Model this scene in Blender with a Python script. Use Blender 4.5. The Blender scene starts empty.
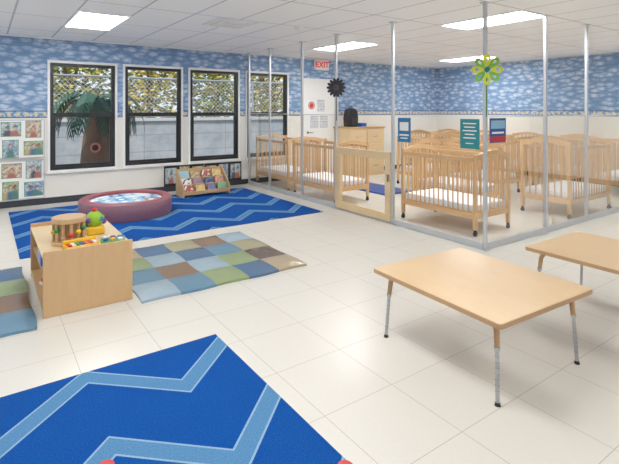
import bpy, bmesh, math, random
from mathutils import Vector, Matrix
random.seed(4)
scene=bpy.context.scene
COL=scene.collection
scene.view_settings.view_transform='Standard'
scene.view_settings.gamma=1.14
def S(r,g,b):
    f=lambda v:(v/255/12.92) if v/255<=0.04045 else ((v/255+0.055)/1.055)**2.4
    return (f(r),f(g),f(b),1)
# ---------------- node helpers
class NT:
    def __init__(s,name):
        s.m=bpy.data.materials.new(name); s.m.use_nodes=True
        s.t=s.m.node_tree; s.n=s.t.nodes; s.l=s.t.links
        s.b=s.n['Principled BSDF']; s.out=s.n['Material Output']
    def put(s,sock,v):
        if isinstance(v,bpy.types.NodeSocket): s.l.new(v,sock)
        else: sock.default_value=v
    def M(s,op,a,b=0.0,c=0.0):
        n=s.n.new('ShaderNodeMath'); n.operation=op
        s.put(n.inputs[0],a); s.put(n.inputs[1],b); s.put(n.inputs[2],c)
        return n.outputs[0]
    def pos(s):
        g=s.n.new('ShaderNodeNewGeometry'); x=s.n.new('ShaderNodeSeparateXYZ')
        s.l.new(g.outputs['Position'],x.inputs[0]); return x.outputs[0],x.outputs[1],x.outputs[2]
    def obj(s):
        g=s.n.new('ShaderNodeTexCoord'); return g.outputs['Object']
    def comb(s,a,b,c=0.0):
        n=s.n.new('ShaderNodeCombineXYZ'); s.put(n.inputs[0],a);s.put(n.inputs[1],b);s.put(n.inputs[2],c); return n.outputs[0]
    def noise(s,vec,scale,detail=3,rough=.5,dist=0):
        n=s.n.new('ShaderNodeTexNoise'); s.put(n.inputs['Vector'],vec); n.inputs['Scale'].default_value=scale
        n.inputs['Detail'].default_value=detail; n.inputs['Roughness'].default_value=rough; n.inputs['Distortion'].default_value=dist
        return n.outputs['Fac']
    def mix(s,f,a,b):
        n=s.n.new('ShaderNodeMix'); n.data_type='RGBA'
        s.put(n.inputs[0],f); s.put(n.inputs[6],a); s.put(n.inputs[7],b); return n.outputs[2]
    def ramp(s,f,stops,const=False):
        n=s.n.new('ShaderNodeValToRGB'); cr=n.color_ramp
        if const: cr.interpolation='CONSTANT'
        while len(cr.elements)<len(stops): cr.elements.new(1)
        for e,(p,c) in zip(cr.elements,stops): e.position=p; e.color=c
        s.put(n.inputs[0],f); return n.outputs[0]
    def bump(s,h,strength=.3,dist=.01):
        n=s.n.new('ShaderNodeBump'); n.inputs['Strength'].default_value=strength; n.inputs['Distance'].default_value=dist
        s.put(n.inputs['Height'],h); s.l.new(n.outputs[0],s.b.inputs['Normal'])
    def base(s,c,rough=.5,metal=0):
        s.put(s.b.inputs['Base Color'],c); s.put(s.b.inputs['Roughness'],rough); s.b.inputs['Metallic'].default_value=metal
        return s.m
def plain(name,c,rough=.5,metal=0,var=.12,scale=12,bump=0,stretch=(1,1,1)):
    n=NT(name); mp=n.n.new('ShaderNodeMapping'); n.l.new(n.obj(),mp.inputs[0]); mp.inputs['Scale'].default_value=stretch
    f=n.noise(mp.outputs[0],scale,3)
    c2=tuple(max(0,v*(1-var)) for v in c[:3])+(1,)
    c1=tuple(min(1,v*(1+var*.6)) for v in c[:3])+(1,)
    if bump: n.bump(f,bump)
    return n.base(n.mix(f,c1,c2),rough,metal)
def glassy(name,tint=(1,1,1,1),k=.35,c0=.0):
    n=NT(name); tr=n.n.new('ShaderNodeBsdfTransparent'); tr.inputs[0].default_value=tint
    g=n.n.new('ShaderNodeBsdfGlossy'); g.inputs['Roughness'].default_value=.02
    fr=n.n.new('ShaderNodeFresnel'); fr.inputs[0].default_value=1.15
    mx=n.n.new('ShaderNodeMixShader'); n.l.new(n.M('MULTIPLY_ADD',fr.outputs[0],k,c0),mx.inputs[0])
    n.l.new(tr.outputs[0],mx.inputs[1]); n.l.new(g.outputs[0],mx.inputs[2]); n.l.new(mx.outputs[0],n.out.inputs[0]); return n.m
def emis(name,c,st):
    n=NT(name); n.b.inputs['Base Color'].default_value=c
    n.b.inputs['Emission Color'].default_value=c; n.b.inputs['Emission Strength'].default_value=st
    return n.m
# ---------------- mesh builder
class B:
    def __init__(s): s.bm=bmesh.new()
    def _f(s,n,mi):
        s.bm.faces.ensure_lookup_table()
        for f in s.bm.faces[n:]: f.material_index=mi
    def box(s,x0,x1,y0,y1,z0,z1,mi=0,mat=None):
        n=len(s.bm.faces)
        vs=[s.bm.verts.new(v) for v in [(x0,y0,z0),(x1,y0,z0),(x1,y1,z0),(x0,y1,z0),(x0,y0,z1),(x1,y0,z1),(x1,y1,z1),(x0,y1,z1)]]
        if mat is not None:
            for v in vs: v.co=mat@v.co
        for q in [(3,2,1,0),(4,5,6,7),(0,1,5,4),(1,2,6,5),(2,3,7,6),(3,0,4,7)]: s.bm.faces.new([vs[i] for i in q])
        s._f(n,mi); return s
    def prism(s,poly,axis,a,b,mi=0):
        n=len(s.bm.faces)
        P={'x':lambda p,c:(c,p[0],p[1]),'y':lambda p,c:(p[0],c,p[1]),'z':lambda p,c:(p[0],p[1],c)}[axis]
        v0=[s.bm.verts.new(P(p,a)) for p in poly]; v1=[s.bm.verts.new(P(p,b)) for p in poly]
        s.bm.faces.new(v0[::-1]); s.bm.faces.new(v1)
        k=len(poly)
        for i in range(k): s.bm.faces.new([v0[i],v0[(i+1)%k],v1[(i+1)%k],v1[i]])
        bmesh.ops.recalc_face_normals(s.bm,faces=s.bm.faces[:]); s._f(n,mi); return s
    def arch(s,axis,a,b,h0,h1,zf,th,seg=14,mi=0):
        for i in range(seg):
            t0=i/seg;t1=(i+1)/seg
            p=[(h0+(h1-h0)*t0,zf(t0)),(h0+(h1-h0)*t1,zf(t1)),(h0+(h1-h0)*t1,zf(t1)+th),(h0+(h1-h0)*t0,zf(t0)+th)]
            s.prism(p,axis,a,b,mi)
        bmesh.ops.remove_doubles(s.bm,verts=s.bm.verts[:],dist=1e-5)
        return s
    def cyl(s,p0,p1,r0,r1=None,seg=16,mi=0):
        n=len(s.bm.faces)
        r1=r0 if r1 is None else r1
        p0=Vector(p0);p1=Vector(p1);d=(p1-p0).normalized();q=d.to_track_quat('Z','Y')
        R=[];T=[]
        for i in range(seg):
            a=2*math.pi*i/seg; v=Vector((math.cos(a),math.sin(a),0))
            R.append(s.bm.verts.new(p0+q@(v*r0))); T.append(s.bm.verts.new(p1+q@(v*r1)))
        for i in range(seg): s.bm.faces.new([R[i],R[(i+1)%seg],T[(i+1)%seg],T[i]])
        s.bm.faces.new(R[::-1]); s.bm.faces.new(T); s._f(n,mi); return s
    def lathe(s,prof,seg=40,mi=0,mis=None,c=(0,0,0),closed=False):
        rings=[]
        for r,z in prof:
            rings.append([s.bm.verts.new((c[0]+r*math.cos(2*math.pi*i/seg),c[1]+r*math.sin(2*math.pi*i/seg),c[2]+z)) for i in range(seg)])
        K=len(prof)
        for k in range(K if closed else K-1):
            for i in range(seg):
                f=s.bm.faces.new([rings[k][i],rings[k][(i+1)%seg],rings[(k+1)%K][(i+1)%seg],rings[(k+1)%K][i]])
                f.material_index=mis[k] if mis else mi
        bmesh.ops.recalc_face_normals(s.bm,faces=s.bm.faces[:]); return s
    def ball(s,c,r,mi=0,seg=16,sc=(1,1,1)):
        n=len(s.bm.faces)
        if isinstance(r,tuple): sc=r; r=1
        m=Matrix.Translation(c)@Matrix.Diagonal((r*sc[0],r*sc[1],r*sc[2],1))
        bmesh.ops.create_uvsphere(s.bm,u_segments=seg,v_segments=seg//2+2,radius=1,matrix=m); s._f(n,mi); return s
    def done(s,name,mats,parent=None,loc=None,bevel=0,kind=None,label=None,seg=2,ang=40):
        me=bpy.data.meshes.new(name); s.bm.to_mesh(me); s.bm.free()
        for m in (mats if isinstance(mats,(list,tuple)) else [mats]): me.materials.append(m)
        for p in me.polygons: p.use_smooth=True
        me.set_sharp_from_angle(angle=math.radians(ang))
        o=bpy.data.objects.new(name,me); COL.objects.link(o)
        if parent: o.parent=parent
        if loc: o.location=loc
        if bevel:
            md=o.modifiers.new('bevel','BEVEL'); md.width=bevel; md.segments=seg; md.limit_method='ANGLE'
        if kind: o['kind']=kind
        if label: o['label']=label
        return o
def thing(name,loc,label,cat,rz=0,group=None):
    e=bpy.data.objects.new(name,None); e.empty_display_size=.1; COL.objects.link(e)
    e.location=loc; e.rotation_euler=(0,0,rz); e['label']=label; e['category']=cat
    if group: e['group']=group
    return e
def top(o,label,cat,group=None):
    o['label']=label;o['category']=cat
    if group:o['group']=group
    return o
def dup(root,loc,rz=0,label=None):
    allo=list(bpy.data.objects)
    def kids(r): return [o for o in allo if o.parent==r]
    e=root.copy(); COL.objects.link(e); e.location=loc; e.rotation_euler=(0,0,rz)
    if label: e['label']=label
    def rec(src,dst):
        for k in kids(src):
            c=k.copy(); COL.objects.link(c); c.parent=dst; rec(k,c)
    rec(root,e); return e

# ---------------- materials
CEIL=2.66
X1,Y1,XW,YS=10.24,8.5,-3.0,-3.0
BZ0,BZ1=1.375,1.49
def wallmat():
    n=NT('cloud_wallpaper_over_cream_paint'); x,y,z=n.pos()
    h=n.M('ADD',x,y); A,Bz=6.2,12.0
    v0=n.comb(n.M('MULTIPLY',h,A),n.M('MULTIPLY',z,Bz))
    nz=n.noise(v0,1.7,2,.5)
    nz2=n.noise(v0,2.8,2,.5)
    v=n.comb(n.M('ADD',n.M('MULTIPLY',h,A),n.M('MULTIPLY',nz,.5)),n.M('ADD',n.M('MULTIPLY',z,Bz),n.M('MULTIPLY',nz2,.35)))
    vo=n.n.new('ShaderNodeTexVoronoi'); n.l.new(v,vo.inputs['Vector']); vo.inputs['Scale'].default_value=1.0; vo.inputs['Randomness'].default_value=.8
    sx=n.n.new('ShaderNodeSeparateXYZ'); n.l.new(vo.outputs['Position'],sx.inputs[0])
    sv=n.n.new('ShaderNodeSeparateXYZ'); n.l.new(v,sv.inputs[0])
    up=n.M('SUBTRACT',sv.outputs[1],sx.outputs[1])
    f=n.M('ADD',n.M('SUBTRACT',.80,vo.outputs['Distance']),n.M('MULTIPLY',up,.5))
    f=n.M('ADD',f,n.M('MULTIPLY',n.M('SUBTRACT',nz2,.5),.6))
    wp=n.ramp(f,[(0.0,S(104,138,180)),(.25,S(122,153,193)),(.46,S(160,184,211)),(.72,S(202,213,228)),(1,S(212,221,232))])
    cream=n.mix(n.noise(n.comb(h,z),3,2),S(234,231,222),S(227,224,214))
    m=n.M('GREATER_THAN',z,1.42)
    return n.base(n.mix(m,cream,wp),.75)
WALL=wallmat()
def bordermat():
    n=NT('moon_and_star_wallpaper_border'); x,y,z=n.pos(); h=n.M('ADD',x,y)
    a=n.M('SUBTRACT',n.M('PINGPONG',h,.12),.06); b=n.M('SUBTRACT',z,(BZ0+BZ1)/2)
    r=n.M('SQRT',n.M('ADD',n.M('MULTIPLY',a,a),n.M('MULTIPLY',b,b)))
    c=n.mix(n.M('LESS_THAN',r,.026),n.mix(n.M('GREATER_THAN',n.noise(n.comb(h,z),20,2),.52),S(112,142,182),S(180,196,212)),S(228,206,130))
    e=n.M('GREATER_THAN',n.M('ABSOLUTE',b),.043)
    return n.base(n.mix(e,c,S(52,76,120)),.7)
def ceilmat():
    n=NT('suspended_ceiling_tile'); x,y,z=n.pos()
    gx=n.M('PINGPONG',n.M('ADD',x,2.7),.3); gy=n.M('PINGPONG',n.M('ADD',y,3.0),.6)
    m=n.M('LESS_THAN',n.M('MINIMUM',gx,gy),.011)
    nz=n.noise(n.comb(x,y),60,4,.7)
    t=n.mix(nz,S(255,255,255),S(248,248,249))
    n.bump(n.M('SUBTRACT',nz,n.M('MULTIPLY',m,-1.0)),.15,.01)
    return n.base(n.mix(m,t,S(196,199,204)),.85)
def floormat():
    n=NT('speckled_vinyl_tile'); x,y,z=n.pos(); T=.457
    gx=n.M('PINGPONG',n.M('ADD',x,T*8),T/2); gy=n.M('PINGPONG',n.M('ADD',y,T*8),T/2)
    m=n.M('LESS_THAN',n.M('MINIMUM',gx,gy),.0018)
    cell=n.comb(n.M('FLOOR',n.M('DIVIDE',n.M('ADD',x,T*8),T)),n.M('FLOOR',n.M('DIVIDE',n.M('ADD',y,T*8),T)))
    wn=n.n.new('ShaderNodeTexWhiteNoise'); n.l.new(cell,wn.inputs['Vector'])
    c=n.mix(n.noise(n.comb(x,y),70,3,.7),S(222,218,208),S(210,206,196))
    c=n.mix(n.M('MULTIPLY',wn.outputs['Value'],.12),c,S(202,197,186))
    c=n.mix(n.M('MULTIPLY',m,.65),c,S(140,136,127))
    n.b.inputs['IOR'].default_value=1.5
    return n.base(c,.27)
def rugmat(x0=.04,yb=2.45,name='zigzag_rug'):
    n=NT(name); x,y,z=n.pos()
    pp=n.M('PINGPONG',n.M('SUBTRACT',x,x0),.43)
    t=n.M('SUBTRACT',n.M('SUBTRACT',y,yb),n.M('MULTIPLY',pp,.93))
    m=n.M('PINGPONG',t,.325)
    nz=n.noise(n.comb(x,y),120,3,.8); nb=n.noise(n.comb(x,y),5,2); nk=n.M('MULTIPLY_ADD',n.M('SUBTRACT',nz,.5),2.5,.5)
    base=n.mix(nk,S(4,54,128),S(16,82,164))
    base=n.mix(n.M('MULTIPLY',nb,.3),base,S(5,52,122))
    fill=n.mix(nk,S(58,108,154),S(88,138,180))
    edge=n.mix(nk,S(114,154,186),S(144,178,202))
    c=n.mix(n.M('LESS_THAN',m,.074),base,edge)
    c=n.mix(n.M('LESS_THAN',m,.060),c,fill)
    n.bump(nz,.6,.006)
    n.b.inputs['Specular IOR Level'].default_value=.1
    return n.base(c,.95)
def woodmat(name,c1,c2,rough=.35,scale=3):
    n=NT(name); mp=n.n.new('ShaderNodeMapping'); n.l.new(n.obj(),mp.inputs[0])
    sp=n.n.new('ShaderNodeSeparateXYZ'); n.l.new(mp.outputs[0],sp.inputs[0])
    v=n.comb(n.M('MULTIPLY',sp.outputs[0],9),n.M('MULTIPLY',sp.outputs[1],1.2),n.M('MULTIPLY',sp.outputs[2],1.2))
    f=n.noise(v,scale,5,.6,1.2)
    return n.base(n.mix(f,c1,c2),rough)
MAPLE=woodmat('maple_laminate',S(222,190,144),S(210,174,126),.32)
CRIB=woodmat('natural_beech',S(222,182,134),S(204,158,108),.35)
SHELFW=woodmat('birch_plywood',S(208,170,122),S(190,150,102),.4)
EDGE=plain('tan_edge_banding',S(180,140,96),.4)
CREAMW=woodmat('pale_maple',S(226,200,156),S(214,184,138),.45)
CHROME=plain('chrome',S(176,178,182),.16,1,.05)
ALU=plain('brushed_aluminium',S(198,202,206),.38,.55,.05,40)
BLACK=plain('black_rubber',S(20,20,22),.6)
DARKF=plain('dark_bronze_frame',S(20,22,26),.45)
WHITE=plain('white_paint',S(240,240,238),.45,0,.03)
SHEET=plain('white_cotton_sheet',S(236,239,244),.85,0,.04,5)
BASEB=plain('charcoal_vinyl_base',S(42,46,56),.5)
ACR=glassy('clear_acrylic',(.988,.993,.993,1),.32,.002)
GLASS=glassy('window_glass',(.98,.985,.985,1),.08,.0)
EDGEAC=plain('acrylic_edge',S(222,232,232),.25,0,.03)

# ---------------- room shell
WINS=[(.876,1.86),(2.025,3.024),(3.198,4.197),(4.399,5.361)]
ZB,ZT=.53,2.26
b=B(); 
b.box(XW-.15,X1+.15,Y1,Y1+.16,0,ZB); b.box(XW-.15,X1+.15,Y1,Y1+.16,ZT,CEIL)
xs=[XW-.15]+[v for w in WINS for v in w]+[X1+.15]
for i in range(0,len(xs),2): b.box(xs[i],xs[i+1],Y1,Y1+.16,ZB,ZT)
b.done('wall_north',WALL,kind='structure')
B().box(X1,X1+.15,YS,Y1,0,CEIL).done('wall_east',WALL,kind='structure')
B().box(XW-.15,XW,YS,Y1,0,CEIL).done('wall_west',WALL,kind='structure')
B().box(XW-.15,X1+.15,YS-.15,YS,0,CEIL).done('wall_south',WALL,kind='structure')
B().box(XW-.15,X1+.15,YS-.15,Y1+.16,-.12,0).done('floor',floormat(),kind='structure')
B().box(XW-.3,X1+.3,YS-.3,Y1+.5,CEIL,CEIL+.12).done('ceiling',ceilmat(),kind='structure')
B().box(XW,X1,Y1-.012,Y1,0,.1).done('baseboard_north',BASEB,kind='structure')
B().box(X1-.012,X1,YS,Y1-.012,0,.1).done('baseboard_east',BASEB,kind='structure')
BM=bordermat()
b=B(); xs=[XW]+[v+(-.04 if i%2==0 else .04) for i,v in enumerate([v for w in WINS for v in w])]+[5.70]
for i in range(0,len(xs),2):
    if xs[i+1]-xs[i]>.02: b.box(xs[i],xs[i+1],Y1-.004,Y1,BZ0,BZ1)
b.box(6.75,X1,Y1-.004,Y1,BZ0,BZ1)
b.done('trim_1',BM,kind='structure')
B().box(X1-.004,X1,YS,Y1-.004,BZ0,BZ1).done('trim_2',BM,kind='structure')
B().box(XW,X1,Y1-.02,Y1,CEIL-.025,CEIL).done('trim_3',WHITE,kind='structure')
B().box(X1-.02,X1,YS,Y1-.02,CEIL-.025,CEIL).done('trim_4',WHITE,kind='structure')
# windows
for k,(a,c) in enumerate(WINS):
    b=B(); F=.05
    y0,y1=Y1-.005,Y1+.09
    b.box(a,a+F,y0,y1,ZB,ZT).box(c-F,c,y0,y1,ZB,ZT).box(a+F,c-F,y0,y1,ZB,ZB+F).box(a+F,c-F,y0,y1,ZT-F,ZT)
    zm=1.42
    b.box(a+F,c-F,y0+.02,y1-.02,zm-.035,zm+.035)
    b.box(a+F,a+F+.03,y0+.015,y0+.05,ZB+F,zm-.035).box(c-F-.03,c-F,y0+.015,y0+.05,ZB+F,zm-.035).box(a+F+.03,c-F-.03,y0+.015,y0+.05,ZB+F,ZB+F+.035)
    b.box((a+c)/2-.04,(a+c)/2+.04,y0-.005,y0+.03,zm-.01,zm+.03)
    w=b.done(f'window_{k+1}',DARKF,kind='structure',bevel=.003)
    W=.036
    b=B(); b.box(a-W,a,Y1-.02,Y1,ZB-.05,ZT+.04).box(c,c+W,Y1-.02,Y1,ZB-.05,ZT+.04).box(a,c,Y1-.02,Y1,ZT,ZT+.04).box(a-W-.01,c+W+.01,Y1-.045,Y1,ZB-.05,ZB-.005)
    b.done('window_casing',WHITE,parent=w,bevel=.003)
    B().box(a+F,c-F,Y1+.045,Y1+.05,ZB+F,ZT-F).done('window_pane',GLASS,parent=w)
# door
b=B(); b.box(5.80,6.66,Y1-.035,Y1-.004,.01,2.12); d=b.done('door_1',WHITE,kind='structure',bevel=.003)
b=B(); b.box(5.72,5.80,Y1-.04,Y1-.002,0,2.2).box(6.66,6.74,Y1-.04,Y1-.002,0,2.2).box(5.80,6.66,Y1-.04,Y1-.002,2.12,2.2)
b.done('door_casing',WHITE,parent=d,bevel=.004)
B().cyl((5.88,Y1-.035,1.0),(5.88,Y1-.075,1.0),.014).cyl((5.875,Y1-.08,1.0),(5.99,Y1-.08,1.0),.011).cyl((5.88,Y1-.035,1.0),(5.88,Y1-.04,1.0),.03).done('door_handle',CHROME,parent=d)

# ---------------- text
def text(body,size,parent,loc,rot,mat,name='lettering',ext=.002):
    cu=bpy.data.curves.new('t','FONT'); cu.body=body; cu.size=size; cu.extrude=ext; cu.align_x='CENTER'; cu.align_y='CENTER'; cu.offset=.004
    o=bpy.data.objects.new('t',cu); COL.objects.link(o); bpy.context.view_layer.update()
    me=bpy.data.meshes.new_from_object(o.evaluated_get(bpy.context.evaluated_depsgraph_get())); bpy.data.objects.remove(o)
    me.materials.clear(); me.materials.append(mat)
    q=bpy.data.objects.new(name,me); COL.objects.link(q); q.parent=parent; q.location=loc; q.rotation_euler=rot; return q
RED=emis('lit_red_lettering',S(215,20,15),.4)
e=thing('exit_sign',(6.26,Y1-.002,2.40),'white lit sign box with red EXIT lettering above door','exit sign')
B().box(-.19,.19,-.06,0,0,.23).done('sign_box',WHITE,parent=e,bevel=.01)
text('EXIT',.18,e,(0,-.063,.115),(math.pi/2,0,0),RED)
b=B(); b.cyl((0,0,0),(0,-.003,0),.085,seg=32); o=b.done('door_sticker',plain('red_vinyl',S(200,36,36),.4),loc=(5.98,Y1-.036,1.6))
top(o,'round red sticker with white ring on white door','sticker')
B().lathe([(.055,0),(.065,0),(.065,.002),(.055,.002)],32,closed=True).done('white_ring',WHITE,parent=o).matrix_local=Matrix.Translation((0,-.003,0))@Matrix.Rotation(math.pi/2,4,'X')
def papermat(name,bg,ink,sc=30):
    n=NT(name); sp=n.n.new('ShaderNodeSeparateXYZ'); n.l.new(n.obj(),sp.inputs[0])
    l=n.M('LESS_THAN',n.M('PINGPONG',sp.outputs[2],.018),.007)
    w=n.M('GREATER_THAN',n.noise(n.comb(n.M('MULTIPLY',n.M('ADD',sp.outputs[0],sp.outputs[1]),sc),n.M('MULTIPLY',n.M('FLOOR',n.M('DIVIDE',sp.outputs[2],.036)),7.3)),1,1),.42)
    return n.base(n.mix(n.M('MULTIPLY',n.M('MULTIPLY',l,w),.8),bg,ink),.5)
PP=papermat('printed_sheet',S(222,226,230),S(90,95,100))
for i,(x,z,wd,ht) in enumerate([(6.06,1.10,.22,.28),(6.32,1.10,.22,.28),(6.24,1.47,.2,.26)]):
    o=B().box(-wd/2,wd/2,-.002,0,0,ht).done('notice_sheet',PP,loc=(x,Y1-.036,z)); top(o,'white printed notice sheet taped to door','notice','notices on the door')

# ---------------- ceiling lights
LM=emis('fluorescent_diffuser',(1,.988,.97,1),22.5)
def clight(x,y,lab='recessed rectangular fluorescent ceiling light panel, lit'):
    e=thing('ceiling_light',(x,y,CEIL),lab,'ceiling light',group='ceiling lights')
    b=B(); b.box(-.3,-.275,-.6,.6,-.012,0).box(.275,.3,-.6,.6,-.012,0).box(-.275,.275,-.6,-.575,-.012,0).box(-.275,.275,.575,.6,-.012,0)
    b.done('light_frame',WHITE,parent=e)
    B().box(-.275,.275,-.575,.575,-.008,0).done('diffuser',LM,parent=e)
    return e
L0=clight(1.2,6.6)
for x,y in [(5.4,3.6),(5.4,6.6),(9.0,6.6),(1.2,2.4),(1.2,-1.2),(5.4,-.6),(9.0,2.4),(-1.8,5.4),(-1.8,1.2)]: dup(L0,(x,y,CEIL))  # seen fixtures first; the rest are out of view, added to brighten the room
e=thing('air_vent',(2.7,5.7,CEIL),'square white louvred air diffuser in ceiling','vent')
b=B()
for k,r in enumerate([.28,.21,.14,.07]):
    z=-.012
    b.box(-r,r,-r,-r+.025,z,0).box(-r,r,r-.025,r,z,0).box(-r,-r+.025,-r+.025,r-.025,z,0).box(r-.025,r,-r+.025,r-.025,z,0)
b.done('louvre',WHITE,parent=e)
for x,y in [(3.6,5.4),(.6,5.1)]:
    o=B().lathe([(0.001,-.04),(.04,-.04),(.055,-.025),(.06,0),(0.001,0)],24).done('smoke_detector',WHITE,loc=(x,y,CEIL)); top(o,'small round white smoke detector on ceiling','smoke detector')

# ---------------- rugs & mats
RUG=rugmat()
b=B(); b.box(-1.2,1.27,-.75,2.905,0,.008); o=b.done('zigzag_rug',RUG,bevel=.003); top(o,'royal blue rug with light blue zigzag bands on vinyl floor','rug','zigzag rugs')
RUG2=rugmat(.25,5.75,'zigzag_rug_window')
o=B().box(.3,4.1,5.5,8.1,0,.008).done('zigzag_rug',RUG2,bevel=.003); top(o,'royal blue zigzag rug below the windows','rug','zigzag rugs')
REDF=plain('red_felt',S(206,62,60),.8)
for x,y in [(.42,2.088),(1.24,1.51)]:
    o=B().cyl((0,0,0),(0,0,.004),.034,seg=28).done('spot_marker',REDF,loc=(x,y,.008)); top(o,'small flat round red spot marker on blue rug','floor marker','spot markers on the rug')
def vin(name,c):
    n=NT(name); v=n.obj(); f=n.noise(v,3,2,.5); n.bump(n.noise(v,4,2,.5,1.0),.4,.03)
    c2=tuple(u*.9 for u in c[:3])+(1,)
    return n.base(n.mix(f,c,c2),.24)
VC={'L':vin('light_blue_vinyl',S(152,174,188)),'T':vin('teal_blue_vinyl',S(96,134,158)),'G':vin('sage_vinyl',S(140,156,110)),'O':vin('olive_vinyl',S(160,154,120)),'B':vin('brown_vinyl',S(130,104,84)),'K':vin('dark_brown_vinyl',S(100,82,72)),'N':vin('tan_vinyl',S(174,156,128)),'S':vin('steel_blue_vinyl',S(74,104,138))}
VK=list(VC); 
def mat_obj(cx,cy,w,h,rows,lab,rz=0,sub=8):
    b=B(); ny_=len(rows); nx_=len(rows[0]); nx,ny=nx_*sub,ny_*sub; th=.042
    def zz(i,j):
        u=(i%sub)/sub; v=(j%sub)/sub
        p=math.sin(math.pi*u)**.5*math.sin(math.pi*v)**.5 if u and v else 0
        return th*.5+th*.5*p
    vt=[[b.bm.verts.new((-w/2+w*i/nx+.009*math.sin(j*.4),-h/2+h*j/ny+.009*math.sin(i*.4),zz(i,j))) for j in range(ny+1)] for i in range(nx+1)]
    for i in range(nx):
        for j in range(ny): b.bm.faces.new([vt[i][j],vt[i+1][j],vt[i+1][j+1],vt[i][j+1]]).material_index=VK.index(rows[j//sub][i//sub])
    ed=[e for e in b.bm.edges if e.is_boundary]
    r=bmesh.ops.extrude_edge_only(b.bm,edges=ed)
    for v in r['geom']:
        if isinstance(v,bmesh.types.BMVert): v.co.z=0
    bmesh.ops.recalc_face_normals(b.bm,faces=b.bm.faces[:])
    o=b.done('patchwork_mat',list(VC.values()),loc=(cx,cy,0),ang=70); o.rotation_euler[2]=rz
    top(o,lab,'floor mat','patchwork mats')
mat_obj(1.78,4.42,1.55,1.45,['LTGSN','TBLGK','GLSTO','NSOBL'],'quilted patchwork floor mat in blues, browns and greens')
mat_obj(-.5,4.42,1.6,1.5,['TSBGT','LGNTB','SBTLG','GNSKS'],'patchwork floor mat in brown and blue beside shelf')
o=B().box(5.75,6.45,5.9,7.3,0,.03).done('sleeping_mat',plain('blue_vinyl',S(26,70,146),.45),bevel=.01); top(o,'plain blue vinyl mat on floor among cribs','floor mat')

# ---------------- tables
def table(x,y,w,l,rz,lab):
    e=thing('activity_table',(x,y,0),lab,'table',rz,'low activity tables')
    H=.45
    def rr(w,l,r):
        p=[]
        for cx,cy,a0 in [(w/2-r,l/2-r,0),(-w/2+r,l/2-r,90),(-w/2+r,-l/2+r,180),(w/2-r,-l/2+r,270)]:
            for k in range(7):
                a=math.radians(a0+k*15); p.append((cx+r*math.cos(a),cy+r*math.sin(a)))
        return p
    b=B(); b.prism(rr(w,l,.022),'z',H-.003,H,0); b.prism(rr(w+.004,l+.004,.023),'z',H-.028,H-.003,1)
    b.done('table_top',[MAPLE,EDGE],parent=e,bevel=.002)
    for sx in (-1,1):
        for sy in (-1,1):
            Q=lambda i,z:Vector((sx*(w/2-i),sy*(l/2-i),z))
            pa,pb,pc,pd=Q(.108,H-.028),Q(.084,H-.080),Q(.076,H-.17),Q(.062,0)
            b=B(); b.box(pa.x-.04,pa.x+.04,pa.y-.04,pa.y+.04,H-.034,H-.028)
            b.cyl(pa,pb,.0165,.0155).ball(pb,.0155,0,12).cyl(pb,pc,.0155,.0135)
            lg=b.done('leg',EDGE,parent=e)
            f=lambda t:pc.lerp(pd,t)
            b=B(); b.cyl(f(-.12),f(.94),.0105); b.cyl(f(-.03),f(.03),.0155,.015)
            for k in range(7): b.cyl(f(.14+.1*k),f(.15+.1*k),.0113)
            b.done('leg_extension',CHROME,parent=lg)
            B().cyl(f(.94),(pd.x,pd.y,0),.012,.016).done('foot',BLACK,parent=lg)
    return e
table(2.53,1.792,.865,.97,math.radians(-3.0),'low rectangular maple-top table with adjustable chrome legs')
table(3.81,1.50,.80,.97,math.radians(-1),'low maple-top table with chrome legs near partition')

# ---------------- toy shelf
e=thing('toy_shelf',(.66,4.36,0),'low light wood toy shelf open on one side','toy shelf')
w,l,h=.62,1.06,.475; t=.018
b=B()
b.box(-w/2,w/2,-l/2,-l/2+t,0,h)
b.box(-w/2,w/2,l/2-t,l/2,0,h)
b.box(w/2-.009,w/2,-l/2+t,l/2-t,.05,h-.04)
b.box(-w/2,w/2,-l/2+t,l/2-t,.04,.058)
b.box(-w/2+.02,w/2-.01,-l/2+t,l/2-t,.25,.262)
b.done('cabinet_body',SHELFW,parent=e,bevel=.004)
B().box(-w/2,w/2,-l/2+t,l/2-t,h-.05,h-.032).done('shelf_top',CREAMW,parent=e,bevel=.002)
ZTOP=h-.032
COLR={k:plain(k+'_plastic',c,.35) for k,c in dict(red=S(206,36,30),yellow=S(238,186,30),green=S(46,140,58),blue=S(24,92,186),teal=S(32,142,148),purple=S(104,62,144),orange=S(234,112,24),lime=S(140,190,40),white=S(240,240,235)).items()}
cl=list(COLR.values()); ck=list(COLR.keys())
e=thing('activity_drum',(.56,4.14,ZTOP),'round wooden activity drum toy with coloured bars on shelf','toy')
b=B(); b.cyl((0,0,0),(0,0,.028),.125,seg=32); b.done('drum_base',SHELFW,parent=e,bevel=.004)
b=B(); b.cyl((0,0,.17),(0,0,.21),.125,seg=32); b.done('drum_head',SHELFW,parent=e,bevel=.004)
b=B(); b.cyl((0,0,.028),(0,0,.17),.075,seg=20); b.done('drum_core',EDGE,parent=e)
for k in range(12):
    a=k*math.pi/6; b=B(); b.cyl((.108*math.cos(a),.108*math.sin(a),.028),(.108*math.cos(a),.108*math.sin(a),.17),.011,seg=8)
    b.ball((.108*math.cos(a),.108*math.sin(a),.06+.02*(k%4)),.021,mi=1,seg=10)
    b.done('bead_bar',[[EDGE,SHELFW][k%2],[COLR['green'],EDGE,COLR['red'],COLR['yellow']][(k+1)%4]],parent=e)
e=thing('shape_sorter',(.78,4.32,ZTOP),'multicoloured plastic shape sorter toy on shelf','toy')
b=B(); b.box(-.07,.07,-.07,.07,0,.07); b.done('base',COLR['yellow'],parent=e,bevel=.015)
b=B(); b.ball((0,0,.125),.07,0,20); b.done('ball',COLR['lime'],parent=e)
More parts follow.
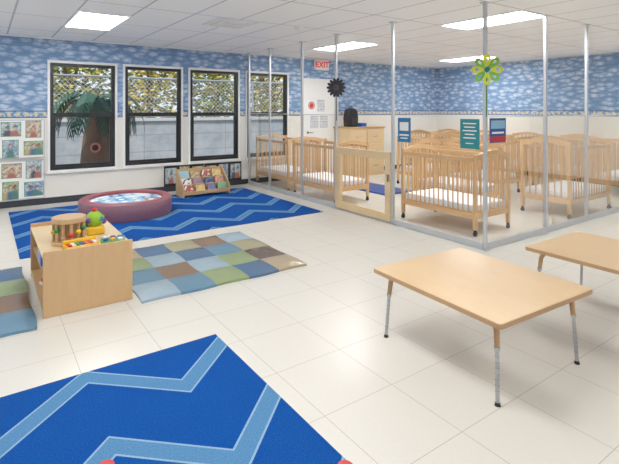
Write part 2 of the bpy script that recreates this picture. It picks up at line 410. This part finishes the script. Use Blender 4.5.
for p,r,c in [((-.055,-.04,.125),.024,'purple'),((0,0,.2),.022,'red'),((.04,-.05,.13),.022,'teal'),((-.07,0,.09),.025,'teal'),((.07,-.01,.1),.025,'purple')]:
    B().ball(p,r,0,12).done('knob',COLR[c],parent=e)
e=thing('toy_piano',(.62,3.95,ZTOP),'toy xylophone piano with coloured keys on shelf','toy',math.radians(8))
B().box(-.12,.12,-.06,.06,0,.03).box(-.12,.12,.03,.06,.03,.06).done('piano_body',COLR['yellow'],parent=e,bevel=.006)
for k in range(7): B().box(-.105+k*.03,-.08+k*.03,-.052,.025,.03,.04).done('key',[COLR['red'],COLR['white'],COLR['green'],COLR['blue'],COLR['orange']][k%5],parent=e,bevel=.002)
e=thing('puzzle_board',(.86,4.0,ZTOP),'green puzzle board with chunky pieces on shelf','toy',math.radians(-12))
B().box(-.09,.09,-.08,.08,0,.015).done('board',COLR['green'],parent=e,bevel=.004)
for i in range(3):
    for j in range(2): B().cyl((-.055+.055*i,-.035+.07*j,.015),(-.055+.055*i,-.035+.07*j,.032),.021,seg=6+3*j).done('piece',[COLR['blue'],COLR['yellow'],COLR['white'],COLR['purple']][(i+2*j)%4],parent=e,bevel=.002)
o=B().ball((0,0,.09),.09,0,20).done('play_ball',COLR['teal'],loc=(.46,4.02,.058)); top(o,'teal play ball inside toy shelf','ball')
o=B().ball((0,0,.075),.075,0,20).done('play_ball',COLR['green'],loc=(.45,3.98,.262)); top(o,'green play ball inside toy shelf','ball')
e=thing('stacking_rings',(.45,4.45,.058),'coloured stacking ring toy inside shelf','toy')
B().cyl((0,0,0),(0,0,.17),.012).cyl((0,0,0),(0,0,.012),.07).done('peg',COLR['white'],parent=e)
for k in range(4):
    r=.062-.01*k; b=B(); b.lathe([(r-.03+.014*math.cos(q*math.pi/4)+.014,.028+.03*k+.014*math.sin(q*math.pi/4)) for q in range(8)],24,closed=True); b.done('ring',cl[k],parent=e)
o=B().box(-.09,.09,-.12,.12,0,.13).done('toy_box',COLR['blue'],loc=(.46,4.34,.262),bevel=.01); top(o,'blue plastic toy box inside shelf','toy box')

# ---------------- foam play ring
RX,RY=1.70,7.05
e=thing('foam_play_ring',(RX,RY,.008),'round padded maroon and mauve play ring with blue inner cushion','play ring')
R=.63
prof=[(R-.01,0),(R,.015),(R,.215),(R-.015,.235),(R-.04,.245),(R-.11,.245),(R-.13,.23),(R-.13,.0)]
MAU=plain('mauve_vinyl',S(136,92,108),.4); MAR=plain('dusty_maroon_vinyl',S(150,72,82),.4)
b=B(); b.lathe(prof,56,mis=[0,0,0,1,1,1,1,0],closed=True); b.done('ring_wall',[MAU,MAR],parent=e,ang=50)
n=NT('blue_patch_cushion'); v=n.obj(); sp=n.n.new('ShaderNodeSeparateXYZ'); n.l.new(v,sp.inputs[0])
qx=n.M('MULTIPLY',sp.outputs[0],5.5); qy=n.M('MULTIPLY',sp.outputs[1],5.5)
wn=n.n.new('ShaderNodeTexWhiteNoise'); n.l.new(n.comb(n.M('FLOOR',qx),n.M('FLOOR',qy)),wn.inputs['Vector'])
c=n.ramp(wn.outputs['Value'],[(0,S(80,140,192)),(.25,S(140,184,212)),(.5,S(216,222,228)),(.7,S(52,102,164)),(.85,S(164,140,110))],True)
a=n.M('SUBTRACT',n.M('FRACT',qx),.5); bb=n.M('SUBTRACT',n.M('FRACT',qy),.5)
rr_=n.M('ADD',n.M('MULTIPLY',a,a),n.M('MULTIPLY',bb,bb))
c=n.mix(n.M('LESS_THAN',rr_,.05),c,S(236,238,238))
CUSH=n.base(c,.7)
b=B(); b.lathe([(.001,.22),(.25,.22),(.42,.215),(R-.132,.20),(R-.132,.0),(.001,0)],40); b.done('inner_cushion',CUSH,parent=e)
# ---------------- book display
e=thing('book_display',(3.20,7.86,.008),'low light wood tiered book display rack','book rack')
W=.86
side=[(-.2,0),(.19,0),(.19,.45),(.13,.45),(-.2,.15)]
B().prism(side,'x',-W/2,-W/2+.02).done('side_panel',SHELFW,parent=e,bevel=.003)
B().prism(side,'x',W/2-.02,W/2).done('side_panel',SHELFW,parent=e,bevel=.003)
b=B(); 
tiers=[(-.18,.05),(-.05,.15),(.07,.25)]
for y,z in tiers:
    b.box(-W/2+.02,W/2-.02,y,y+.11,z-.012,z); b.box(-W/2+.02,W/2-.02,y-.002,y+.012,z,z+.05)
b.box(-W/2+.02,W/2-.02,.175,.19,0,.45)
b.done('shelf',SHELFW,parent=e,bevel=.002)
bc=[S(180,90,80),S(220,200,130),S(70,120,170),S(120,160,120),S(235,235,228),S(150,120,160),S(50,70,110),S(220,160,110),S(140,190,210),S(170,140,110)]
def bookmat(i,c):
    n=NT('book_cover'); f=n.noise(n.obj(),14+i,2,.5); c2=bc[(i*3+4)%10]
    return n.base(n.mix(n.M('GREATER_THAN',f,.56),c,c2),.4)
BMATS=[bookmat(i,c) for i,c in enumerate(bc)]
def book(loc,w,h,i,lean=-.28,rz=0,lab='picture book standing in display rack',grp='picture books in the rack'):
    b=B(); b.box(-w/2,w/2,-.008,-.005,0,h,0).box(-w/2,w/2,.005,.008,0,h,0).box(-w/2,-w/2+.003,-.005,.005,0,h,0).box(-w/2+.003,w/2-.004,-.005,.005,.004,h-.004,1)
    o=b.done('book',[BMATS[i%10],SHEET],loc=loc); o.rotation_euler=(lean,0,rz); top(o,lab,'book',grp); return o
i=0
for ty,tz in tiers:
    for k in range(4):
        w=.15+.03*random.random(); h=.14+.03*random.random()
        book((3.20-W/2+.12+k*.205,7.86+ty+.03,.008+tz+.004),w,h,i,rz=0,lab='colourful picture book standing in display rack'); i+=1

# ---------------- wall boards
def photomat(i):
    rnd=random.Random(i*7+1)
    n=NT('family_photo_print'); tc=n.n.new('ShaderNodeTexCoord'); sp=n.n.new('ShaderNodeSeparateXYZ'); n.l.new(tc.outputs['Generated'],sp.inputs[0]); gx,gz=sp.outputs[0],sp.outputs[2]
    v=n.comb(gx,gz,float(i)); nz=n.noise(v,4.5,5,.7); nw=n.M('MULTIPLY',n.M('SUBTRACT',n.noise(v,7,2),.5),.3)
    bgs=[[S(60,120,140),S(170,190,196),S(220,218,208)],[S(96,120,84),S(160,168,130),S(210,210,190)],[S(120,96,80),S(190,168,144),S(225,215,196)],[S(70,90,120),S(140,164,186),S(214,218,220)]][i%4]
    c=n.ramp(nz,[(.35,bgs[0]),(.5,bgs[1]),(.65,bgs[2])])
    cloth=[S(170,100,90),S(70,104,140),S(212,210,204),S(80,124,116),S(80,80,92),S(194,164,112)]; skin=[S(206,166,142),S(160,118,94),S(216,184,162)]
    def E(cx,cz,rx,rz):
        a=n.M('DIVIDE',n.M('SUBTRACT',n.M('ADD',gx,nw),cx),rx); bb=n.M('DIVIDE',n.M('SUBTRACT',n.M('ADD',gz,nw),cz),rz)
        r=n.M('ADD',n.M('MULTIPLY',a,a),n.M('MULTIPLY',bb,bb)); q=n.M('MULTIPLY_ADD',r,-1.0,1.5)
        q=n.M('MINIMUM',n.M('MAXIMUM',q,0.0),1.0); return q
    for k,cx in enumerate([[.5],[.33,.70],[.25,.52,.8]][i%3]):
        hz=rnd.uniform(.5,.66)
        c=n.mix(E(cx,hz-.5,.26,.36),c,cloth[(i+k*2)%6]); c=n.mix(E(cx,hz+.05,.11,.15),c,S(80,64,56)); c=n.mix(E(cx,hz,.09,.12),c,skin[(i+k)%3])
    return n.base(c,.35)
PH=[photomat(i) for i in range(9)]
GRN=plain('green_paper',S(104,152,116),.7)
def board(x0,x1,z0,z1,bg,frame,cols,rows,lab,grn=True,k=0,fill=(.72,.6)):
    rnd=random.Random(k+5)
    e=thing('photo_board',((x0+x1)/2,Y1-.014,z0),lab,'bulletin board',group='photo boards')
    w=x1-x0;h=z1-z0
    B().box(-w/2,w/2,-.006,0,0,h).done('backing',bg,parent=e)
    b=B(); t=.014
    b.box(-w/2,w/2,-.014,-.004,0,t).box(-w/2,w/2,-.014,-.004,h-t,h).box(-w/2,-w/2+t,-.014,-.004,t,h-t).box(w/2-t,w/2,-.014,-.004,t,h-t); b.done('board_frame',frame,parent=e)
    for i in range(cols):
        for j in range(rows):
            cw=w/cols; ch=h/rows
            cx=-w/2+cw*(i+.5)+rnd.uniform(-.008,.008); cz=ch*(j+.5)+rnd.uniform(-.006,.006); pw=cw*fill[(i+j)%2]*1.05; ph=ch*fill[(i+j+1)%2]*1.1
            B().box(-pw/2,pw/2,-.001,.001,-ph/2,ph/2).done('photograph',PH[k%9],parent=e,loc=(cx,-.0075,cz)); k+=1
            if grn: B().box(cx-pw/2-.01,cx+pw/2+.01,-.0066,-.006,cz-ph/2-.01,cz+ph/2+.01).done('photo_mount',GRN,parent=e)
board(-.10,.80,.75,1.35,WHITE,ALU,3,2,'white framed board with family photographs on green mounts',True,1,(.78,.62))
board(-.10,.80,.11,.72,WHITE,ALU,3,2,'white framed photo board just above the baseboard',True,3,(.78,.62))
board(2.70,3.46,.10,.47,DARKF,BLACK,3,1,'black-framed strip of photographs below the window',False,0,(.78,.70))
board(3.48,4.26,.10,.47,DARKF,BLACK,3,1,'black-framed strip of photographs below the window',False,2,(.78,.70))

# ---------------- partition
PX,PY=4.42,3.02
def post(x,y,lab='slim aluminium post from floor to ceiling'):
    e=thing('partition_post',(x,y,0),lab,'post',group='partition posts')
    B().box(-.018,.018,-.018,.018,.006,CEIL-.012).done('shaft',ALU,parent=e,bevel=.003)
    B().box(-.045,.045,-.045,.045,0,.006).done('base_flange',ALU,parent=e)
    B().box(-.04,.04,-.04,.04,CEIL-.012,CEIL-.001).done('ceiling_flange',ALU,parent=e)
    return e
p0=post(PX,PY,'slim aluminium corner post from floor to ceiling')
YP=[3.02,4.396,5.60,6.53,7.61,8.44]
XP=[PX,5.644,6.695,7.8,9.0,10.18]
for y in YP[1:]: dup(p0,(PX,y,0),label='slim aluminium post from floor to ceiling')
for x in XP[1:]: dup(p0,(x,PY,0),label='slim aluminium post from floor to ceiling')
HP=1.42
def panel(x0,y0,x1,y1):
    L=math.hypot(x1-x0,y1-y0)-.04; a=math.atan2(y1-y0,x1-x0)
    e=thing('acrylic_panel',((x0+x1)/2,(y0+y1)/2,0),'clear acrylic panel in aluminium channel between posts','partition panel',a,'partition panels')
    B().box(-L/2,L/2,-.003,.003,.06,HP).done('clear_sheet',ACR,parent=e)
    B().box(-L/2,L/2,-.022,.022,0,.07).done('bottom_channel',ALU,parent=e,bevel=.003)
    B().box(-L/2,L/2,-.006,.006,HP,HP+.012).done('top_edge',EDGEAC,parent=e)
for i in range(5):
    if i!=1: panel(PX,YP[i],PX,YP[i+1])
for i in range(5): panel(XP[i],PY,XP[i+1],PY)
# gate
e=thing('partition_gate',(PX,5.0,0),'pale wood framed safety gate in partition','gate')
b=B(); L=1.16; fr=.105; GH=.94
b.box(-.026,.026,-L/2,L/2,.02,.02+fr).box(-.026,.026,-L/2,L/2,GH-fr,GH).box(-.026,.026,-L/2,-L/2+fr,.02+fr,GH-fr).box(-.026,.026,L/2-fr,L/2,.02+fr,GH-fr)
b.done('gate_frame',CREAMW,parent=e,bevel=.004)
B().box(-.004,.004,-L/2+fr,L/2-fr,.02+fr,GH-fr).done('gate_pane',ACR,parent=e)
B().box(-.04,-.026,-L/2+.02,-L/2+.05,.55,.65).done('latch',CHROME,parent=e,bevel=.003)
B().box(-.03,.03,-L/2,L/2,0,.012).done('threshold',ALU,parent=e)

# signs
def sign(loc,w,h,rz,bg,lab,bars,name='notice_sign'):
    e=thing(name,loc,lab,'sign',rz,'signs on the acrylic')
    B().box(-w/2,w/2,-.004,0,0,h).done('sign_panel',bg,parent=e)
    for (x,z,bw,bh,m) in bars: B().box(x-bw/2,x+bw/2,-.006,-.004,z-bh/2,z+bh/2).done('sign_marking',m,parent=e)
TEAL=plain('teal_card',S(12,132,142),.5,0,.05); BTEAL=plain('blue_teal_card',S(10,110,160),.5,0,.05); NAVY=plain('blue_card',S(30,68,146),.5); LBL=plain('light_blue_card',S(134,184,216),.5); REDC=plain('red_card',S(186,28,38),.5)
hp=-math.pi/2
sign((PX-.005,4.19,1.09),.22,.31,hp,BTEAL,'blue and white printed sign on clear panel',[(0,.2,.15,.11,WHITE),(0,.09,.16,.02,WHITE),(0,.05,.12,.015,WHITE)])
sign((PX-.005,3.21,1.07),.25,.33,hp,TEAL,'teal sign with lines of white text on clear panel',[(0,.28,.17,.012,WHITE),(0,.24,.14,.012,WHITE),(0,.20,.18,.012,WHITE),(0,.16,.12,.012,WHITE),(0,.12,.16,.012,WHITE),(0,.06,.1,.009,WHITE)])
sign((4.64,PY-.005,1.14),.30,.27,0,NAVY,'blue sign with red band and light picture on clear panel',[(0,.2,.26,.09,LBL),(0,.04,.28,.06,REDC),(0,.11,.22,.02,WHITE)])

# pinwheels
def flower(loc,r,pets,cen,npet,lab,rz,rc=.26):
    e=thing('pinwheel_flower',loc,lab,'pinwheel',rz)
    B().cyl((0,0,-.5),(0,0,0),.006,seg=8).done('stem',COLR['green'] if npet<10 else BLACK,parent=e)
    for k in range(npet):
        a=2*math.pi*k/npet; b=B()
        pts=[]
        for q in range(14):
            t=2*math.pi*q/14; wv=(.23 if npet<10 else .15)*(1+.3*math.cos(t)); pts.append((math.cos(t)*r*.40+r*.6,math.sin(t)*r*wv))
        rot=lambda p:(p[0]*math.cos(a)-p[1]*math.sin(a),p[0]*math.sin(a)+p[1]*math.cos(a))
        if npet<10:
            inn=[((p[0]-r*.62)*.38+r*.64,p[1]*.38) for p in pts]
            y0=-.018-.003*(k%2); m_=len(pts)
            vo_=[b.bm.verts.new((rot(p)[0],y0,rot(p)[1])) for p in pts]; vi_=[b.bm.verts.new((rot(p)[0],y0-.006,rot(p)[1])) for p in inn]
            for q in range(m_): b.bm.faces.new([vo_[q],vo_[(q+1)%m_],vi_[(q+1)%m_],vi_[q]])
        else: b.prism([rot(p) for p in pts],'y',-.022-.003*(k%2),-.016-.003*(k%2))
        b.done('petal',pets[k%len(pets)],parent=e)
    B().cyl((0,-.01,0),(0,-.035,0),r*rc,seg=20).done('flower_centre',cen,parent=e)
flower((PX-.02,5.57,1.84),.15,[plain('black_glitter',S(22,22,32),.4)],plain('dark_grey_centre',S(50,50,60),.5),14,'black pinwheel flower fixed to aluminium post',math.radians(-50),.22)
flower((PX-.02,PY-.03,1.93),.165,[plain('lime_yellow_petal',S(214,222,30),.4),plain('lime_petal',S(120,184,36),.4)],plain('dark_green_centre',S(40,110,60),.4),8,'lime green and yellow pinwheel flower on aluminium post',math.radians(-42),.17)

# ---------------- cribs
def crib(loc,rz,lab,H=.97,HS=.93,AR=.05,L=1.20):
    e=thing('crib',loc,lab,'crib',rz,'wooden cribs')
    W=.72; P=.042
    for sx in (-1,1):
        b=B(); x=sx*(L/2-P/2)
        for sy in (-1,1):
            y=sy*(W/2-P/2); b.box(x-P/2,x+P/2,y-P/2,y+P/2,.075,H)
        y0,y1=-W/2+P,W/2-P
        zf=lambda t:H-.07+AR*math.sin(math.pi*t)
        b.arch('x',x-.014,x+.014,y0,y1,zf,.06)
        b.box(x-.012,x+.012,y0,y1,.20,.27)
        N=6
        for k in range(N):
            t=(k+1)/(N+1); y=y0+(y1-y0)*t
            b.box(x-.006,x+.006,y-.010,y+.010,.27,zf(t)+.01)
        b.done('end_panel',CRIB,parent=e,bevel=.003)
    for sy in (-1,1):
        b=B(); y=sy*(W/2-.018); x0,x1=-L/2+P,L/2-P
        b.box(x0,x1,y-.014,y+.014,HS-.05,HS).box(x0,x1,y-.012,y+.012,.20,.26)
        N=14
        for k in range(N):
            x=x0+(x1-x0)*(k+1)/(N+1); b.box(x-.0075,x+.0075,y-.006,y+.006,.26,HS-.05)
        b.done('side_rail',CRIB,parent=e,bevel=.002)
    B().box(-L/2+P,L/2-P,-W/2+.034,W/2-.034,.255,.275).done('mattress_support',CRIB,parent=e)
    B().box(-L/2+P+.01,L/2-P-.01,-W/2+.04,W/2-.04,.275,.36).done('mattress',SHEET,parent=e,bevel=.014,seg=3)
    for sx in (-1,1):
        for sy in (-1,1):
            x=sx*(L/2-P/2);y=sy*(W/2-P/2)
            B().cyl((x-.012,y,.028),(x+.012,y,.028),.028,seg=16).cyl((x,y,.03),(x,y,.075),.009,seg=8).box(x-.016,x+.016,y-.01,y+.01,.052,.075).done('caster',BLACK,parent=e)
    return e
R90=math.pi/2
lab='light beech crib with slatted sides and white mattress'
C=crib((5.12,3.98,0),R90,lab+' by partition corner')
for (x,y,r) in [(4.88,6.36,R90),(4.88,7.74,R90),(7.4,5.1,0),(6.2,4.75,R90),(9.5,7.95,0),(9.5,6.9,0),(9.5,5.8,0),(9.5,4.7,0),(9.5,3.6,0),(7.5,6.4,0)]:
    dup(C,(x,y,0),r,label=lab)
crib((7.17,3.52,0),0,'light beech crib with arched ends behind clear panel',1.06,.98,.05,1.24)

# ---------------- changing cabinet
HC=1.09
e=thing('changing_cabinet',(7.15,8.2,0),'beige cabinet with drawers against wall','cabinet')
B().box(-.55,.55,-.25,.25,.0,HC).done('cabinet_body',CREAMW,parent=e,bevel=.004)
B().box(-.57,.57,-.28,.26,HC,HC+.03).done('cabinet_top',SHELFW,parent=e,bevel=.004)
for i in range(2):
    for j in range(3):
        x0=-.53+i*.54; z0=.08+j*.335
        dr=B().box(x0,x0+.52,-.268,-.25,z0,z0+.315).done('drawer',CREAMW,parent=e,bevel=.004)
        B().cyl((x0+.2,-.285,z0+.15),(x0+.32,-.285,z0+.15),.007).cyl((x0+.2,-.268,z0+.15),(x0+.2,-.285,z0+.15),.006).cyl((x0+.32,-.268,z0+.15),(x0+.32,-.285,z0+.15),.006).done('handle',CHROME,parent=dr)
e=thing('backpack',(6.9,8.2,HC+.03),'black backpack on top of cabinet','bag')
FAB=plain('dark_fabric',S(40,40,46),.8)
B().prism([(-.15,0),(.15,0),(.16,.2),(.13,.36),(.07,.42),(-.07,.42),(-.13,.36),(-.16,.2)],'y',-.09,.1).done('bag_body',BLACK,parent=e,bevel=.03,seg=3)
B().box(-.1,.1,-.13,-.09,.03,.2).done('front_pocket',FAB,parent=e,bevel=.015)
b=B(); b.arch('y',-.01,.01,-.05,.05,lambda t:.405+.05*math.sin(math.pi*t),.012,8); b.done('carry_loop',BLACK,parent=e)
o=B().box(-.08,.08,-.1,.1,0,.08).done('wipes_box',COLR['blue'],loc=(7.17,8.15,HC+.03),bevel=.01); top(o,'small blue wipes box on cabinet','box')
# ---------------- exterior
GR=plain('outdoor_concrete',S(150,150,148),.9,0,.15,3)
o=B().box(-14,22,Y1+.2,40,-.2,-.1).done('outdoor_ground',GR,kind='structure')
n=NT('block_wall_painted_shadows'); x,y,z=n.pos()
g=n.M('LESS_THAN',n.M('MINIMUM',n.M('PINGPONG',x,.6),n.M('PINGPONG',n.M('ADD',z,.1),.23)),.012)
c=n.mix(n.M('MULTIPLY_ADD',n.M('SUBTRACT',n.noise(n.comb(x,z),2.2,5,.7),.5),2.0,.5),S(186,190,194),S(136,146,158))  # blue-grey noise paints soft tree shadows into the wall colour
c=n.mix(n.M('MULTIPLY',g,.45),c,S(104,110,118))
e=thing('retaining_wall',(4,13.0,-.1),'low pale concrete wall with coping in yard','wall')
B().box(-16,16,0,.3,0,1.30).done('wall_body',n.base(c,.85),parent=e)
B().box(-16,16,-.08,.35,1.30,1.38).done('coping',plain('concrete_coping',S(196,198,200),.85),parent=e)
e=thing('chain_link_fence',(4,13.15,1.28),'galvanised chain-link fence on top of low wall','fence')
FM=plain('galvanised_steel',S(170,174,178),.45,.6)
b=B()
for x in range(-15,17,2): b.cyl((x,0,0),(x,0,1.1),.03,seg=8)
b.cyl((-15,0,1.1),(16,0,1.1),.028,seg=8); b.cyl((-15,0,.04),(16,0,.04),.012,seg=8); b.done('fence_rail',FM,parent=e)
n=NT('chain_link_mesh'); x,y,z=n.pos()
d1=n.M('PINGPONG',n.M('ADD',x,z),.06); d2=n.M('PINGPONG',n.M('SUBTRACT',x,z),.06)
mk=n.M('LESS_THAN',n.M('MINIMUM',d1,d2),.006)
n.base(S(190,192,194),.5,.2); n.l.new(mk,n.b.inputs['Alpha'])
b=B(); b.box(-15,16,-.002,.002,0.02,1.09); b.done('fence_mesh',n.m,parent=e)
LFM=[plain('autumn_leaf',S(206,182,84),.7,0,.3,3),plain('green_leaf',S(112,138,66),.7,0,.3,3),plain('olive_leaf',S(162,158,80),.7,0,.3,3)]
BARK=plain('tree_bark',S(108,88,70),.9,0,.3,8,.5)
def tree(x,y,hh,r,seedv):
    rnd=random.Random(seedv)
    e=thing('tree',(x,y,-.1),'leafy tree with yellow-green autumn foliage beyond fence','tree',group='trees beyond fence')
    b=B(); b.cyl((0,0,0),(.1,0,hh*.6),.14,.08,10)
    for k in range(6):
        a=k*1.05; b.cyl((.06,0,hh*.4+.1*k),(r*.7*math.cos(a),r*.7*math.sin(a),hh*.65+.15*k),.05,.02,6)
    b.done('trunk',BARK,parent=e)
    b=B()
    for k in range(2600):
        while True:
            p=Vector((rnd.uniform(-1,1),rnd.uniform(-1,1),rnd.uniform(-1,1)))
            if .2<p.length<1: break
        p=Vector((p.x*r,p.y*r,hh*.60+p.z*hh*.5)); s=rnd.uniform(.05,.10)
        q=Matrix.Rotation(rnd.uniform(0,6.3),3,'Z')@Matrix.Rotation(rnd.uniform(0,3.1),3,'X')
        f=b.bm.faces.new([b.bm.verts.new(p+q@Vector(v)) for v in [(-s,0,0),(0,-s*.6,0),(s,0,0),(0,s*.6,0)]]); f.material_index=rnd.choice([0,0,1,2] if seedv%2 else [1,1,2,0])
    b.done('foliage',LFM,parent=e)
for k in range(9):
    tree(-2.6+2.35*k,15.6,4.8+.4*math.sin(k*2.1),1.07,k)
o=B()
rnd=random.Random(9)
for k in range(9000):
    p=Vector((rnd.uniform(-4,17),rnd.uniform(17.2,18),rnd.uniform(0,4.2))); s=rnd.uniform(.08,.17)
    q=Matrix.Rotation(rnd.uniform(0,6.3),3,'Z')@Matrix.Rotation(rnd.uniform(0,3.1),3,'X')
    f=o.bm.faces.new([o.bm.verts.new(p+q@Vector(v)) for v in [(-s,0,0),(0,-s*.6,0),(s,0,0),(0,s*.6,0)]]); f.material_index=rnd.choice([1,1,2,0])
o=o.done('hedge',LFM,kind='stuff'); top(o,'dense green hedge behind the trees','hedge')
# play palm tree
e=thing('playground_palm_tree',(1.95,10.5,-.1),'moulded play tree with thick brown trunk and drooping palm leaves','play tree')
BR=plain('brown_moulded_plastic',S(104,80,66),.7,0,.35,6,.4)
b=B(); b.lathe([(.001,0),(.33,0),(.34,.3),(.31,.7),(.27,1.05),(.22,1.3),(.18,1.5),(.16,1.68),(.001,1.72)],28); b.done('trunk',BR,parent=e)
b=B(); b.cyl((-.08,-.24,.84),(-.10,-.33,.84),.10,seg=24); b.done('porthole',plain('pink_plastic',S(190,112,102),.5),parent=e)
b=B(); b.cyl((-.09,-.30,.84),(-.101,-.335,.84),.06,seg=24); b.done('porthole_opening',DARKF,parent=e)
PL=[plain('dark_palm_green',S(24,56,50),.6,0,.3,8),plain('mid_palm_green',S(42,84,68),.6,0,.3,8)]
for k in range(14):
    a=2*math.pi*k/14+.2; Lf=.82+.12*math.sin(k*3); b=B(); N=14
    P=lambda t:Vector((Lf*math.sin(t*1.5)*math.cos(a),Lf*math.sin(t*1.5)*math.sin(a),1.72+.28*math.sin(t*2.6)-.80*t*t+(.1 if k%2 else 0)))
    sd=Vector((-math.sin(a),math.cos(a),0))
    for q in range(N):
        t0=q/N;t1=(q+.85)/N;c0,c1=P(t0),P(t1); wd=.15*math.sin(math.pi*min(1,t0*.85+.12))+.02
        for sg in (-1,1):
            tip=P(min(1,t0+.16))+sd*sg*wd-Vector((0,0,.08))
            tip2=P(min(1,t0+.08))+sd*sg*wd*.8-Vector((0,0,.05))
            b.bm.faces.new([b.bm.verts.new(c0),b.bm.verts.new(c1),b.bm.verts.new(tip),b.bm.verts.new(tip2)])
    b.done('palm_leaf',PL[k%2],parent=e)

# ---------------- lighting
w=bpy.data.worlds.new('World'); scene.world=w; w.use_nodes=True
nt=w.node_tree; bg=nt.nodes['Background']; bg.inputs[0].default_value=(.80,.89,1,1); bg.inputs[1].default_value=1.2
sun=bpy.data.lights.new('sun','SUN'); sun.energy=3.4; sun.angle=.01; sun.color=(1,.94,.84)
so=bpy.data.objects.new('sun',sun); COL.objects.link(so); so.rotation_euler=Vector((.75,.42,-.6)).to_track_quat('-Z','Y').to_euler()

# ---------------- camera
cam=bpy.data.cameras.new('camera'); co=bpy.data.objects.new('camera',cam); COL.objects.link(co)
co.location=(0,0,1.5); co.rotation_euler=(math.pi/2,0,math.radians(-35)); cam.sensor_width=36; cam.lens=36*466/619; cam.shift_y=-(232-110)/619
cam.clip_start=.05
scene.camera=co
